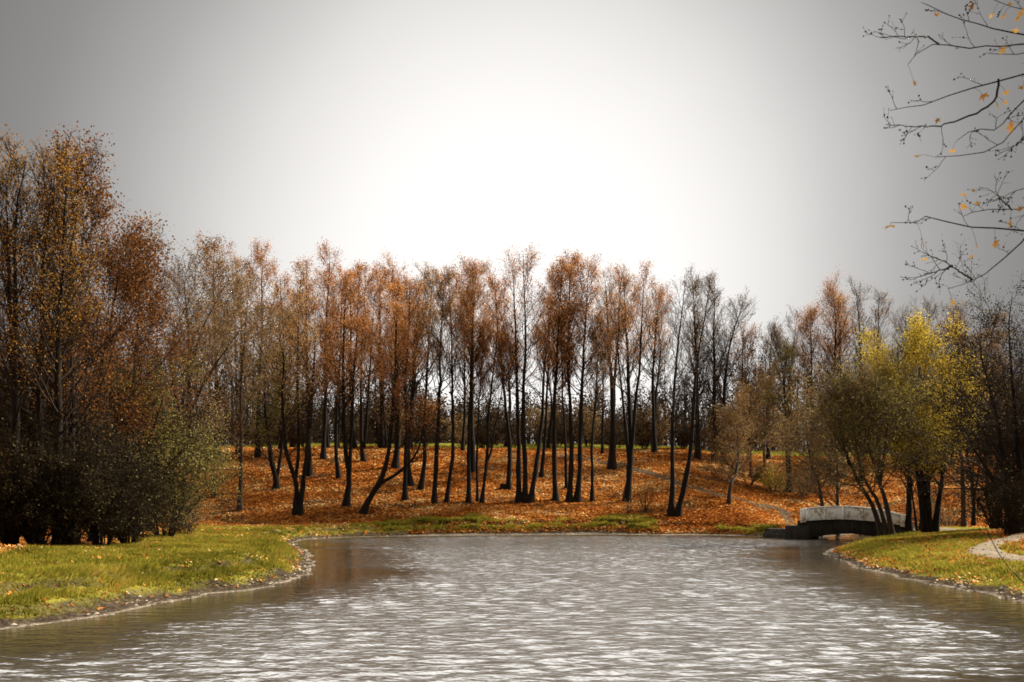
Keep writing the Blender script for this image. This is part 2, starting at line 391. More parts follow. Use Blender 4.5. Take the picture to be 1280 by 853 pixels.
def build_tree(name, label, catg, base, D, stems, r_base, cw, kind, group=None, jit=1.0, over=None):
    """base world point; stems: world polylines (first point at or near the base)"""
    p = dict(K[kind])
    seed[0] += 1; rng = np.random.default_rng(seed[0])
    if kind in ('tall', 'sparse', 'full') and rng.random() < .3: p['leaf'] = 'tan'
    p.update(over or {})
    root = thing(name, label, catg, tuple(base), group)
    SP, SR = [], []
    for si, s in enumerate(stems):
        s = np.array(s, float) - base
        k = 22
        P = resample(s, k)
        u = np.linspace(0, 1, k)
        hh = P[-1, 2] - P[0, 2]
        P[:, 1] += np.cumsum(rng.normal(0, .012, k)) * hh * jit * .5 * u
        P[:, 0] += (np.cumsum(rng.normal(0, 1, k)) * .0018 * hh) * np.sin(u * np.pi) ** .5
        rb = r_base if s[0, 2] < .6 else r_base * .62
        if len(stems) > 1: rb *= .85
        R = rb * ((1 - u) ** 1.05 * .93 + .07)
        if s[0, 2] < .6: R = R * (1 + .75 * np.exp(-P[:, 2].clip(0) / (rb * 2.0)))
        R = R * (1 + .07 * rng.normal(size=k))
        if s[0, 2] < .6: P[0, 2] -= .3
        SP.append(P); SR.append(R)
    for P, R in zip(SP, SR):
        V, Q = tubes(P[None], R[None], 10)
        link('trunk', mk_mesh('trunk', V, Q, None, [M[p['bark']]], True), root)
    SP, SR = np.stack(SP), np.stack(SR)
    n1 = max(6, int(p['n1'] / (1 if len(stems) == 1 else len(stems) ** .6)))
    P1, R1, L1 = offshoots(SP, SR, n1, p['t0'], .97, np.full(len(SP), cw * p.get('wide', 1.6)), p['ang'], 8, p['up'], .10, rng, .42, .007, .62, .010)
    P2, R2, L2 = offshoots(P1, R1, p['n2'], .2, 1, L1 * .5, (22, 60), 5, p['up'] * .7, .12, rng, .6, .007, .4, .010)
    P3, R3, _ = offshoots(P2, R2, p['n3'], .25, 1, L2 * .55, (20, 60), 3, p['up'] * .5, .15, rng, .7, .005, .3, .007)
    V, Q = cat([tubes(P1, R1, 5), tubes(P2, R2, 4), tubes(P3, R3, 3)])
    link('branches', mk_mesh('branches', V, Q, None, [M[p['twig']]], True), root)
    # leaves on the outer twigs
    C = np.concatenate([P3.reshape(-1, 3), P2[:, 2:].reshape(-1, 3)])
    cl = np.concatenate([np.repeat(np.arange(len(P3)) // (p['n3'] * 2), 3), np.repeat(np.arange(len(P2)) // 2 + 7000, P2.shape[1] - 2)])
    top = max(P[-1, 2] for P in SP); h = C[:, 2] / top
    w = sstep(p['lz'][0], p['lz'][1], h + rng.normal(0, .05, len(h))) + .015
    cr = rng.random(20000); w = w * (.15 + cr[cl % 20000] ** 1.6)
    pick = rng.choice(len(C), p['nl'], p=w / w.sum())
    LC = C[pick] + rng.normal(0, .2, (p['nl'], 3)) * min(1.3, cw / 1.6)
    tint = np.clip(.25 + .5 * rng.random(20000)[cl[pick] % 20000] + rng.normal(0, .2, p['nl']), 0, 1)
    V, Q, tt = leaf_quads(LC, p['ls'], tint, rng)
    link('crown', mk_mesh('crown', V, Q, None, [M[p['leaf']]], False, {'tint': tt}), root)
    return root

def T(kind, label, base, hw, stems, cw, lo=30, D=None, name='tree', catg='tree', group=None, over=None):
    D = D or ground_hit(base[0], base[1], lo)
    x = (base[0] - CX) / F * D; b = np.array([x, D, float(H(x, D))])
    rng = np.random.default_rng(int(base[0] * 7 + base[1]))
    SS = []
    for s in stems:
        pts = []
        if abs(s[0][0] - base[0]) < 12 and abs(s[0][1] - base[1]) < 3 and s[0][1] >= base[1] - 3: pass
        elif len(SS) == 0 or s[0][1] > base[1] - 3: pts.append(b)
        dd = D + rng.normal(0, .012 * D)
        for i, q in enumerate(s):
            f = i / max(1, len(s) - 1)
            pts.append(W(q[0], q[1], D + (dd - D) * f))
        if s[0][1] >= base[1] - 3:
            z = float(H(pts[0][0], pts[0][1])); pts[0] = np.array([pts[0][0], pts[0][1], z])
        SS.append(pts)
    return build_tree(name, label, catg, b, D, SS, hw / F * D, cw / F * D, kind, group, over=over)

G_MID = 'slender trees on the leaf covered slope'
slope = [
 ('olive', 'small olive-leaved tree forking low into a V, left end of the leafy slope', (345, 612), 4.5, [[(345, 598), (338, 570), (332, 520), (330, 450)], [(345, 600), (351, 570), (356, 520), (360, 440)]], 34),
 ('full', 'rust-leaved tree with three slim stems from one base beside the left grass bank', (369, 643), 4.2, [[(369, 605), (358, 568), (350, 510), (352, 440), (350, 372)], [(369, 608), (373, 565), (374, 500), (376, 400), (380, 335)], [(375, 642), (379, 600), (384, 560), (390, 480), (394, 400)]], 34),
 ('full', 'straight rust-leaved tree directly behind the three-stemmed tree', (386, 595), 3.6, [[(385, 520), (383, 420), (385, 340)]], 36),
 ('full', 'tallest rust tree of the dense left group, with bare top twigs', (404, 574), 3.2, [[(405, 500), (404, 420), (410, 312)]], 36),
 ('full', 'rust tree with slim trunk kinked near its foot, left of the low forked trunk', (424, 598), 2.8, [[(420, 562), (421, 500), (425, 420), (428, 340)]], 34),
 ('full', 'rust-crowned tree with thick flared foot forking low into two stems', (432, 633), 4.6, [[(436, 600), (431, 560), (428, 500), (430, 420), (434, 350)], [(437, 598), (439, 555), (442, 500), (446, 420), (450, 340)]], 38),
 ('full', 'twin-stemmed rust tree far up the slope between the flared trunk and leaning trunk', (455, 577), 3, [[(452, 550), (452, 450), (458, 336)], [(456, 560), (462, 480), (470, 360)]], 32),
 ('full', 'strongly leaning tree with a long bare diagonal limb, at the grass edge', (452, 642), 4.6, [[(462, 622), (475, 600), (483, 570), (488, 520), (492, 440), (497, 352)], [(473, 606), (502, 588), (524, 560), (532, 510)]], 34),
 ('full', 'thick-trunked rust tree standing upslope just right of the leaning tree', (494, 585), 4, [[(497, 540), (495, 450), (490, 334)]], 38),
 ('tall', 'straight slim tree right of the diagonal limb, near the grass strip', (506, 626), 3.2, [[(506, 560), (505, 480), (509, 400), (512, 352)]], 30),
 ('sparse', 'tree with wide flared foot just behind the slim trunk right of the leaning tree', (512, 607), 4.2, [[(509, 560), (515, 480), (520, 400), (526, 362)]], 28),
 ('sparse', 'slim tree with curved foot bending right, its bare limb reaching over the slope', (525, 612), 3, [[(530, 580), (531, 520), (536, 430), (541, 338)]], 26),
 ('sparse', 'straight pole-like tree with flared foot, first of the thin bare-stemmed trees', (543, 630), 3.4, [[(545, 560), (549, 480), (552, 400), (556, 338)]], 24),
 ('sparse', 'knotty tree with a sideways twig halfway up its lower trunk', (558, 628), 2.8, [[(563, 595), (567, 560), (566, 480), (563, 400), (561, 345)]], 26),
 ('tall', 'straight slim tree in front of a thicker trunk upslope, orange on top', (586, 629), 3, [[(586, 560), (588, 480), (590, 400), (592, 338)]], 28),
 ('tall', 'thick straight tree upslope behind the slim orange-topped trunk', (590, 590), 4, [[(592, 500), (594, 400), (597, 335)]], 28),
 ('sparse', 'very thin straight tree touching the foot of the Y-forked tree', (597, 628), 1.8, [[(597, 560), (600, 480), (605, 405)]], 18),
 ('sparse', 'right-leaning tree that forks into a narrow Y at head height', (602, 630), 3, [[(606, 598), (608, 575), (612, 500), (618, 430), (624, 376)], [(608, 580), (616, 558), (626, 500), (633, 430)]], 24),
 ('sparse', 'straight tree beside the low dark stump on the slope', (636, 612), 3, [[(637, 560), (630, 480), (622, 400), (618, 345)]], 26),
 ('tall', 'clump of three dark trunks from one foot, tallest orange crown in the middle', (655, 628), 4.2, [[(649, 627), (648, 540), (645, 450), (641, 328)], [(656, 627), (657, 580), (655, 520), (656, 430), (654, 322)], [(663, 627), (670, 585), (676, 540), (681, 450), (690, 372)]], 34),
 ('sparse', 'thin tilted tree upslope right of the three-trunk clump', (676, 597), 2.4, [[(680, 565), (684, 500), (688, 420), (692, 345)]], 24),
 ('tall', 'dark straight tree standing alone midway between the clump and the paired trunks', (695, 627), 3.6, [[(693, 560), (695, 480), (700, 400), (704, 332)]], 30),
 ('sparse', 'thin short-crowned tree hidden close behind the left of the paired trunks', (708, 612), 2, [[(706, 570), (702, 480), (697, 395)]], 20),
 ('tall', 'left one of two paired trunks leaning right together', (711, 628), 3.4, [[(714, 590), (716, 540), (714, 450), (713, 328)]], 30),
 ('tall', 'right one of two paired trunks leaning right together', (721, 627), 3.6, [[(725, 590), (727, 540), (730, 450), (735, 336)]], 30),
 ('sparse', 'lone very straight thin pole of a tree left of the thick double trunk', (740, 627), 2.4, [[(741, 560), (745, 480), (749, 400)]], 22),
 ('tall', 'thick double-stemmed tree beside the top of the sloping path', (765, 587), 5, [[(765, 500), (760, 420), (756, 350)], [(766, 530), (772, 420), (777, 345)]], 28),
 ('tall', 'stout tree splitting high into three stems, left of the bare bush', (783, 627), 5.2, [[(787, 590), (788, 540), (785, 450), (780, 346)], [(788, 575), (797, 460), (803, 350)], [(788, 590), (776, 480), (768, 385)]], 30),
 ('bare', 'bare tree with two stems diverging from the foot, nearest the right shore', (840, 646), 4.2, [[(838, 645), (840, 600), (838, 560), (842, 480), (850, 400), (856, 352)], [(846, 645), (856, 605), (862, 570), (868, 480), (880, 400), (888, 350)]], 34),
 ('brown', 'little crooked tree leaning over the lower path', (911, 630), 2.4, [[(913, 608), (921, 590), (923, 560), (918, 510)]], 36, ),
 ('brown', 'small thin brown tree on the bank above the lower path', (939, 598), 2.2, [[(938, 570), (936, 530), (940, 480)]], 34),
 ('brown', 'small thin brown tree by the yellow bush, against the bright lawn', (956, 585), 1.8, [[(955, 565), (958, 530), (960, 470)]], 34),
 ('olive', 'leaf-clad trunk beside the yellow bush at the right end of the slope', (987, 615), 3.6, [[(985, 580), (983, 530), (981, 470), (985, 430)]], 30),
]
for s in slope: T(s[0], s[1], s[2], s[3], s[4], s[5], lo=79, group=G_MID)

# trees whose feet are hidden: D is given
G_BACK = 'tall trees behind the front row'
back = [
 ('full', 'rust-topped tree rising behind the brown spreading tree, leftmost orange top', (272, 590), 104, 3.4, [[(274, 500), (272, 400), (270, 312)]], 40),
 ('full', 'orange tree with thin bare spire between the two leftmost orange tops and dense group', (322, 588), 104, 3.2, [[(322, 500), (326, 400), (326, 308)]], 32),
 ('full', 'broad orange tree standing between the leftmost orange top and the thin spire', (298, 590), 106, 3.2, [[(300, 500), (300, 400), (302, 326)]], 36),
 ('bare', 'bare grey-brown tree peeping above the brown spreading tree', (238, 590), 106, 3.2, [[(238, 500), (236, 420), (232, 340)]], 36),
 ('full', 'orange tree left of the dense rust group, behind the small olive tree', (352, 582), 108, 3.2, [[(352, 500), (350, 420), (352, 345)]], 36),
 ('full', 'orange tree filling the dense group behind the flared forked trunk', (442, 570), 110, 3.2, [[(440, 500), (440, 400), (438, 338)]], 36),
 ('full', 'orange tree filling the dense group behind the leaning tree', (478, 570), 110, 3.2, [[(476, 500), (474, 400), (476, 342)]], 36),
 ('bare', 'tall bare tree behind the two diverging stems, its left neighbour taller', (872, 574), 106, 3.4, [[(872, 480), (870, 410), (866, 350)]], 28),
 ('bare', 'tall bare tree with the highest thin spire right of the diverging stems', (893, 572), 106, 3.2, [[(892, 480), (890, 420), (893, 352)]], 26),
 ('bare', 'tall bare tree bending right, outermost of the bare group above the path', (905, 572), 106, 3.2, [[(903, 480), (912, 420), (926, 380)]], 30),
 ('sparse', 'dark bare-trunked tree left of the two diverging stems', (818, 578), 108, 3.0, [[(818, 500), (822, 420), (826, 365)]], 26),
 ('bare', 'thin bare tree in the gap of bright sky above the yellow bush', (960, 574), 112, 2.4, [[(960, 500), (962, 450), (964, 412)]], 26),
 ('bare', 'thin bare tree left of the reddish spires, with forked top', (985, 574), 112, 2.6, [[(985, 500), (988, 440), (992, 398)], [(985, 520), (976, 450), (970, 420)]], 26),
 ('sparse', 'reddish spire-shaped tree, leftmost of those rising behind the bridge', (1015, 590), 100, 3, [[(1015, 500), (1014, 440), (1012, 392)]], 26),
 ('sparse', 'tallest reddish spire-shaped tree rising behind the bridge', (1040, 592), 100, 3.4, [[(1040, 500), (1040, 430), (1038, 362)]], 26),
 ('sparse', 'reddish spire-shaped tree crowded right against the tallest spire behind the bridge', (1054, 592), 102, 3, [[(1052, 500), (1052, 430), (1050, 374)]], 22),
 ('bare', 'bare spire-shaped tree with pale twigs left of the yellow tree top', (1077, 592), 100, 3, [[(1076, 500), (1074, 430), (1070, 362)]], 24),
 ('bare', 'bare dark-topped tree just left of the yellow tree top', (1098, 592), 100, 3, [[(1098, 500), (1098, 430), (1100, 372)]], 26),
 ('bare', 'bare brown tree rising behind the yellow tree, right of its top', (1130, 592), 112, 3, [[(1130, 500), (1132, 440), (1130, 402)]], 30),
 ('bare', 'bare brown tree between the yellow tree and the dark right-hand tree, left one', (1160, 592), 112, 3, [[(1160, 500), (1160, 440), (1162, 388)]], 32),
 ('bare', 'bare brown tree between the yellow tree and the dark right-hand tree, right one', (1192, 592), 112, 3, [[(1192, 500), (1194, 440), (1192, 398)]], 32),
 ('brown', 'brown tree top showing above the dark right-hand tree', (1240, 592), 112, 3, [[(1240, 500), (1240, 440), (1244, 400)]], 34),
]
for s in back: T(s[0], s[1], s[2], s[4], s[5], s[6], D=s[3], group=G_BACK)

# bare trees scattered along the crest
rc = np.random.default_rng(21)
pxs = np.sort(np.concatenate([np.linspace(360, 520, 8), np.linspace(570, 930, 7)]) + rc.uniform(-9, 9, 15))
words = ['first', 'second', 'third', 'fourth', 'fifth', 'sixth', 'seventh', 'eighth', 'ninth', 'tenth', 'eleventh', 'twelfth', 'thirteenth', 'fourteenth',
         'fifteenth', 'sixteenth', 'seventeenth', 'eighteenth', 'nineteenth', 'twentieth', 'twenty-first', 'twenty-second']
for i, px in enumerate(pxs):
    D = rc.uniform(107, 115); ty = rc.uniform(352, 440); k = 'sparse' if rc.random() < .6 else 'bare'
    T(k, 'thin tree on the crest of the slope, %s from the left along the crest' % words[i], (px, 560), rc.uniform(1.8, 2.8),
      [[(px + rc.normal(0, 4), 500), (px + rc.normal(0, 6), 430), (px + rc.normal(0, 9), ty)]], rc.uniform(18, 26), D=D, group='thin trees along the crest', over=dict(nl=2600, n3=4))

# ---- left wood
left = [
 ('tall', 'tallest dark tree at the left picture edge with amber upper leaves', (14, 692), 36, 8, [[(16, 600), (18, 440), (20, 300), (26, 250), (36, 204)], [(17, 480), (8, 340), (4, 222)]], 58, dict(leaf='amber', nl=5200, ls=.085, t0=.28, lz=(.30, .6))),
 ('tall', 'tall dark tree with a long curved bough, second from the left edge', (45, 692), 37, 7, [[(48, 600), (46, 450), (50, 330), (62, 262), (70, 204)]], 58, dict(leaf='amber', nl=4600, ls=.085, t0=.28, lz=(.30, .6))),
 ('tall', 'tall straight tree with amber leaves, third from the left edge', (74, 690), 36, 6.5, [[(74, 600), (72, 450), (76, 330), (80, 260), (84, 198)]], 58, dict(leaf='amber', nl=5000, ls=.085, t0=.28, lz=(.30, .6))),
 ('tall', 'amber-leaved tree leaning right, outermost of the tall left edge trees', (92, 690), 38, 6, [[(92, 600), (90, 450), (92, 330), (100, 272), (108, 222)]], 66, dict(leaf='russet', nl=11000, ls=.10, t0=.25, lz=(.25, .5))),
 ('full', 'rust-leaved broad tree sloping down right of the tall left edge trees', (118, 684), 41, 5.5, [[(120, 600), (124, 480), (134, 370), (146, 305)]], 92, dict(leaf='russet', nl=17000, ls=.11, t0=.2, lz=(.2, .42))),
 ('full', 'low rust-leaved tree with russet crown between the tall edge trees and brown tree', (160, 672), 46, 4.5, [[(160, 600), (164, 500), (172, 420), (178, 340)]], 76, dict(leaf='russet', nl=13000, ls=.11, t0=.2, lz=(.2, .42))),
 ('brown', 'spreading brown tree with twisted black limbs behind the olive willow', (232, 640), 64, 5, [[(230, 570), (226, 500), (240, 430), (262, 380), (284, 345)], [(229, 530), (214, 460), (222, 410), (238, 370), (226, 330)], [(236, 520), (262, 470), (296, 420), (312, 400)]], 92, dict(nl=13000, ls=.12)),
 ('brown', 'tan twiggy tree right of the spreading brown tree, above the dome-shaped tree', (300, 612), 84, 3.6, [[(302, 560), (304, 480), (308, 410), (312, 360)], [(302, 550), (290, 480), (276, 420), (268, 370)]], 60, dict(nl=10000, ls=.13)),
 ('olive', 'pale olive willow-like tree leaning over the grass bank at wood edge', (168, 676), 46, 4, [[(172, 620), (184, 560), (200, 510), (214, 470)], [(176, 640), (205, 590), (232, 560), (258, 560)], [(170, 610), (160, 540), (164, 480)]], 66, dict(nl=12000, ls=.095, up=-.1, n1=34)),
 ('dark', 'small dome-shaped dark tree on a short trunk at the slope edge', (267, 586), 88, 2.6, [[(267, 566), (266, 545), (262, 515), (262, 498)], [(267, 560), (286, 520), (300, 510)], [(267, 560), (248, 522), (236, 514)]], 40, dict(nl=3400, ls=.14, up=-.5, t0=.3)),
]
for s in left: T(s[0], s[1], s[2], s[4], s[5], s[6], D=s[3], group='trees of the left wood', over=s[7])

# ---- right group
right = [
 ('brown', 'dark trunk slanting left across the bridge parapet, longest of the leaning three', (1104, 654), 63, 4, [[(1090, 632), (1074, 606), (1058, 572), (1034, 530), (1020, 500)], [(1062, 582), (1050, 540), (1052, 500)]], 72, dict(leaf='brown', nl=9000, ls=.11, up=.1, t0=.3)),
 ('brown', 'slim trunk leaning left across the bridge, middle of the leaning three', (1112, 655), 62.5, 3, [[(1098, 630), (1084, 606), (1070, 560), (1062, 490)]], 66, dict(leaf='olive', nl=7000, ls=.11, up=.1, t0=.3)),
 ('brown', 'steeper trunk leaning left at the right end of the bridge parapet', (1117, 655), 62, 4, [[(1108, 630), (1096, 596), (1080, 540), (1076, 480)], [(1100, 606), (1106, 560), (1112, 500)]], 70, dict(leaf='olive', nl=9000, ls=.11, up=.2, t0=.3)),
 ('brown', 'slanted thin trunk behind the left end of the bridge', (1032, 630), 80, 3, [[(1024, 606), (1015, 585), (1008, 540), (1010, 490)]], 50, dict(nl=6000, ls=.12)),
 ('brown', 'upright thin trunk behind the middle of the bridge', (1047, 630), 80, 2.6, [[(1048, 600), (1046, 560), (1042, 520)]], 46, dict(nl=5000, ls=.12)),
 ('bare', 'dark upright trunk just right of the bridge end', (1136, 650), 68, 4.2, [[(1137, 600), (1138, 560), (1130, 500), (1128, 450)]], 50, dict(leaf='olive', nl=1800, ls=.12)),
 ('bare', 'pair of thin stems between the upright trunk and the yellow tree', (1147, 654), 66, 2, [[(1142, 630), (1138, 590), (1130, 540)], [(1149, 653), (1153, 620), (1152, 570)]], 40, dict(leaf='olive', nl=1500, ls=.12)),
 ('yellow', 'bright yellow tree with a fan of dark stems behind the right bank', (1163, 657), 64, 4.6, [[(1157, 656), (1150, 610), (1142, 560), (1128, 500), (1124, 432)], [(1162, 656), (1160, 600), (1152, 540), (1150, 480), (1150, 422)], [(1168, 656), (1176, 610), (1180, 570), (1178, 500), (1174, 440)], [(1159, 656), (1152, 600), (1136, 550), (1108, 500), (1098, 466)]], 68, dict()),
 ('bare', 'small V-forked dark tree standing in the leaf litter behind the yellow tree', (1217, 636), 74, 3, [[(1216, 620), (1212, 590), (1206, 540), (1204, 480)], [(1217, 622), (1224, 590), (1230, 540), (1232, 480)]], 50, dict(nl=1500)),
 ('dark', 'dark tangled bare tree filling the right picture edge', (1268, 668), 50, 6, [[(1262, 640), (1256, 590), (1246, 520), (1228, 450), (1222, 410)], [(1268, 667), (1276, 600), (1270, 500), (1262, 430), (1266, 372)], [(1274, 667), (1290, 600), (1312, 500), (1318, 400)], [(1262, 646), (1240, 600), (1216, 560), (1196, 520)]], 112, dict(leaf='dark', nl=11000, ls=.10, n1=44, n2=9, up=.05)),
 ('brown', 'brown twiggy tree between the yellow tree and the dark right edge tree', (1205, 644), 72, 3.4, [[(1204, 590), (1200, 540), (1204, 470), (1206, 412)]], 64, dict(nl=10000, ls=.12)),
]
for s in right: T(s[0], s[1], s[2], s[4], s[5], s[6], D=s[3], group='trees beside the bridge', over=s[7])

# ------------------------------------------------------------------ shrubs
def shrub(label, px, py, D, wpx, hpx, leaf, nl, ls, ns=16, twig='twig', group=None, spread=(10, 65), name='shrub', n2=8, n3=4):
    seed[0] += 1; rng = np.random.default_rng(seed[0])
    D = D or ground_hit(px, py, 30); x = (px - CX) / F * D; base = np.array([x, D, float(H(x, D))])
    h = hpx / F * D; w = wpx / F * D
    root = thing(name, label, 'bush', tuple(base), group)
    a = rng.uniform(0, 2 * np.pi, ns); e = np.radians(rng.uniform(*spread, ns)); ln = h * rng.uniform(.6, 1.05, ns)
    k = 8; P = np.zeros((ns, k, 3)); u = np.linspace(0, 1, k)[None]
    P[..., 0] = np.cos(a)[:, None] * (u * w * np.sin(e)[:, None] + .12 * w); P[..., 1] = np.sin(a)[:, None] * (u * w * np.sin(e)[:, None] + .12 * w) * .8
    P[..., 2] = (ln * np.cos(e * .7))[:, None] * (u - .25 * u ** 3 * np.sin(e)[:, None]) - .12 * (u == 0)
    P += np.cumsum(rng.normal(0, .02 * h, P.shape), 1) * u[..., None]
    Rr = (.010 + .0035 * h) * (1 - .8 * u) * np.ones((ns, 1))
    P2, R2, L2 = offshoots(P, Rr, n2, .06, 1, ln * .4, (20, 60), 5, .1, .14, rng, .6, .006, .4, .008)
    P3, R3, _ = offshoots(P2, R2, n3, .2, 1, L2 * .5, (20, 65), 3, .05, .15, rng, .7, .005, .3, .006)
    V, Q = cat([tubes(P, Rr, 5), tubes(P2, R2, 4), tubes(P3, R3, 3)])
    link('branches', mk_mesh('branches', V, Q, None, [M[twig]], True), root)
    C = np.concatenate([P3.reshape(-1, 3), P2[:, 1:].reshape(-1, 3)]); pick = rng.integers(0, len(C), nl)
    LC = C[pick] + rng.normal(0, .1, (nl, 3)); tint = np.clip(.3 + .45 * rng.random(9999)[(pick // 9) % 9999] + rng.normal(0, .2, nl), 0, 1)
    V, Q, tt = leaf_quads(LC, ls, tint, rng)
    link('foliage', mk_mesh('foliage', V, Q, None, [M[leaf]], False, {'tint': tt}), root)
    return root
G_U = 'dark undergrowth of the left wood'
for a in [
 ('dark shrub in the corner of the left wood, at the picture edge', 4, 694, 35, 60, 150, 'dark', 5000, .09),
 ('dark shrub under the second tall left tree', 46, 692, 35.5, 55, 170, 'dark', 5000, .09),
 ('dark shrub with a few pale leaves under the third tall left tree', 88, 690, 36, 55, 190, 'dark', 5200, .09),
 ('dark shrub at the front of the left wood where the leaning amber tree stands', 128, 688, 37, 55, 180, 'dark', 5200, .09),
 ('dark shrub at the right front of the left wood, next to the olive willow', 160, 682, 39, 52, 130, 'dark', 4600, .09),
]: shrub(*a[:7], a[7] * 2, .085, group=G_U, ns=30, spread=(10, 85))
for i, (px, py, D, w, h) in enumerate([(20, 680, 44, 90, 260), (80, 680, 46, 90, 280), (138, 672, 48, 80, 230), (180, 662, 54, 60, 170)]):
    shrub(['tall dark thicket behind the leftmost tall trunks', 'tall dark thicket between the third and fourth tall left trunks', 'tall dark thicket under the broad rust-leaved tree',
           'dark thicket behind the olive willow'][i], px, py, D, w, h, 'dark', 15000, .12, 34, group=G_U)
shrub('olive bush with drooping twigs over the grass at the wood edge', 206, 668, 47, 66, 150, 'olive', 9000, .08, 30, spread=(10, 85))
shrub('twiggy brown bush trailing toward the grass bank, right of the olive bush', 232, 664, 50, 40, 62, 'brown', 1500, .08, 20)
shrub('low bare bush on the leaf litter left of the two diverging stems', 806, 641, None, 16, 40, 'brown', 120, .09, 14, n2=6, n3=3)
shrub('tiny bare bush in front of the stout three-stemmed tree', 786, 643, None, 8, 22, 'brown', 60, .09, 8, n2=5, n3=3)
shrub('dark reddish bush on the bank above the lower path', 905, 600, None, 36, 40, 'brown', 1800, .12, 20)
shrub('dark reddish bush right of the crooked tree, above the path', 936, 607, None, 30, 34, 'brown', 1500, .12, 18)
shrub('bright yellow bush on the slope near the bridge', 966, 613, None, 24, 32, 'yellow', 2600, .12, 18)
shrub('dark low bush at the foot of the leaf-clad trunk', 1004, 622, None, 24, 40, 'brown', 1800, .12, 16)
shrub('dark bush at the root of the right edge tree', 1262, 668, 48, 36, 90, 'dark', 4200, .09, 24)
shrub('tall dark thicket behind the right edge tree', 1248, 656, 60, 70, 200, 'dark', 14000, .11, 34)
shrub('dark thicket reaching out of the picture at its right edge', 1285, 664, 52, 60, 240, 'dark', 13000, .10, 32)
shrub('brown bush behind the right end of the bridge', 1090, 640, 78, 44, 60, 'brown', 2400, .12, 18)
shrub('brown bush behind the fan of stems of the yellow tree', 1185, 640, 76, 50, 56, 'brown', 2400, .12, 18)

bx_ = np.concatenate([np.linspace(318, 500, 7), np.linspace(528, 700, 7), np.linspace(716, 880, 7)]) + rc.uniform(-8, 8, 21)
for i, px in enumerate(bx_):
    if i in (3, 8): continue          # gaps where the bright lawn shows between the bushes
    k_ = i - (i > 3) - (i > 8)
    shrub('dark brown bush along the crest behind the trees, %s from the left along the crest' % words[k_], px, 556, rc.uniform(111, 117), rc.uniform(17, 30), rc.uniform(34, 74),
          'wood_far' if i % 3 else 'brown', 2600, .17, 18, group='bushes along the crest', n2=6, n3=3)

# ------------------------------------------------------------------ far woods beyond the crest: one mass
rng = np.random.default_rng(5)
parts = []; LCs = []; tints = []
n = 1300
wxs = rng.uniform(-150, 150, n); wys = rng.uniform(119, 170, n)
g = np.abs(wxs / wys * F + CX - 660)
hh = np.where(wxs / wys * F + CX > 900, rng.uniform(8, 14, n), rng.uniform(6.5, 10.5, n)); hh = np.where(wxs / wys * F + CX < 360, rng.uniform(9, 17, n), hh); hh = np.where((g < 130), rng.uniform(4.5, 8, n), hh)
z0 = H(wxs, wys); k = 6; u = np.linspace(0, 1, k)
P = np.zeros((n, k, 3)); P[..., 0] = wxs[:, None] + np.cumsum(rng.normal(0, .15, (n, k)), 1); P[..., 1] = wys[:, None]; P[..., 2] = z0[:, None] - .2 + hh[:, None] * u
RR = rng.uniform(.08, .22, n)[:, None] * (1 - .85 * u)[None]
P1, R1, L1 = offshoots(P, RR, 9, .02, .98, hh * .4, (25, 70), 5, .3, .12, rng, .5, .015, .4, .02)
P2, R2, _ = offshoots(P1, R1, 5, .2, 1, L1 * .5, (20, 60), 3, .3, .12, rng, .6, .012, .4, .015)
nb = 170000; bi = rng.integers(0, n, nb); low = np.stack([wxs[bi] + rng.normal(0, 1.1, nb), wys[bi] + rng.normal(0, 1.1, nb), z0[bi] + 6.0 * rng.random(nb) ** 1.3 * (.5 + .9 * vnoise(wxs[bi] * .25, wys[bi] * .25))], 1)
V1, Q1 = cat([tubes(P, RR, 5), tubes(P1, R1, 3), tubes(P2, R2, 3)])
C = np.concatenate([P2.reshape(-1, 3), P1[:, 1:].reshape(-1, 3)]); pick = rng.integers(0, len(C), 340000)
V2, Q2, tt = leaf_quads(np.concatenate([C[pick] + rng.normal(0, .35, (340000, 3)), low]), .29, np.clip(rng.normal(.45, .25, 340000 + nb), 0, 1), rng)
o = link('woods', mk_mesh('woods', np.concatenate([V1, V2]), np.concatenate([Q1, Q2 + len(V1)]), None, [M['bark'], M['wood_far']], False,
         {'tint': np.concatenate([np.zeros(len(V1)), tt])}, np.concatenate([np.zeros(len(Q1)), np.ones(len(Q2))])))
tag(o, 'dark mass of distant woodland beyond the crest of the slope', 'woods', None, 'stuff')

# ------------------------------------------------------------------ grass and fallen leaves
rng = np.random.default_rng(31)
def scatter(n, x0, x1, y0, y1, f):
    x = rng.uniform(x0, x1, n); y = rng.uniform(y0, y1, n); d = SD(x, y); l = leafcover(x, y, d)
    k = f(x, y, d, l); return x[k], y[k], d[k]
near_path = lambda x, y: np.min((x[:, None] - np.concatenate([PATH1, PATH2])[None, ::4, 0]) ** 2 + (y[:, None] - np.concatenate([PATH1, PATH2])[None, ::4, 1]) ** 2, 1) < .55
infr = lambda x, y: np.abs(x / np.maximum(y, 1)) < .56
gs = []
for n, bx in ((330000, (-26, -6, 15, 50)), (70000, (-26, -8, 50, 80)), (150000, (11, 30, 20, 66)), (200000, (-16, 22, 78, 87)), (5000, (-14, 10, -1.5, 6)), (30000, (-40, 60, 108, 128))):
    x, y, d = scatter(n, *bx, lambda x, y, d, l: (d > .55 + .5 * rng.random(len(x))) & (l < .15 + .6 * rng.random(len(x))) & infr(x, y) & (ST(x, y) < .34 + .25 * rng.random(len(x))) & (fbm(x * 1.1, y * 1.1, 3) > .22 + .22 * rng.random(len(x))))
    k = ~near_path(x, y); gs.append((x[k], y[k], d[k]))
x, y, d = [np.concatenate(v) for v in zip(*gs)]
n = len(x); hgt = rng.uniform(.05, .11, n) * (1 + .8 * (fbm(x * .7, y * .7) - .4)) * (1 + .004 * y) * np.where(y > 76, 1.3, 1); az = rng.uniform(0, 2 * np.pi, n)
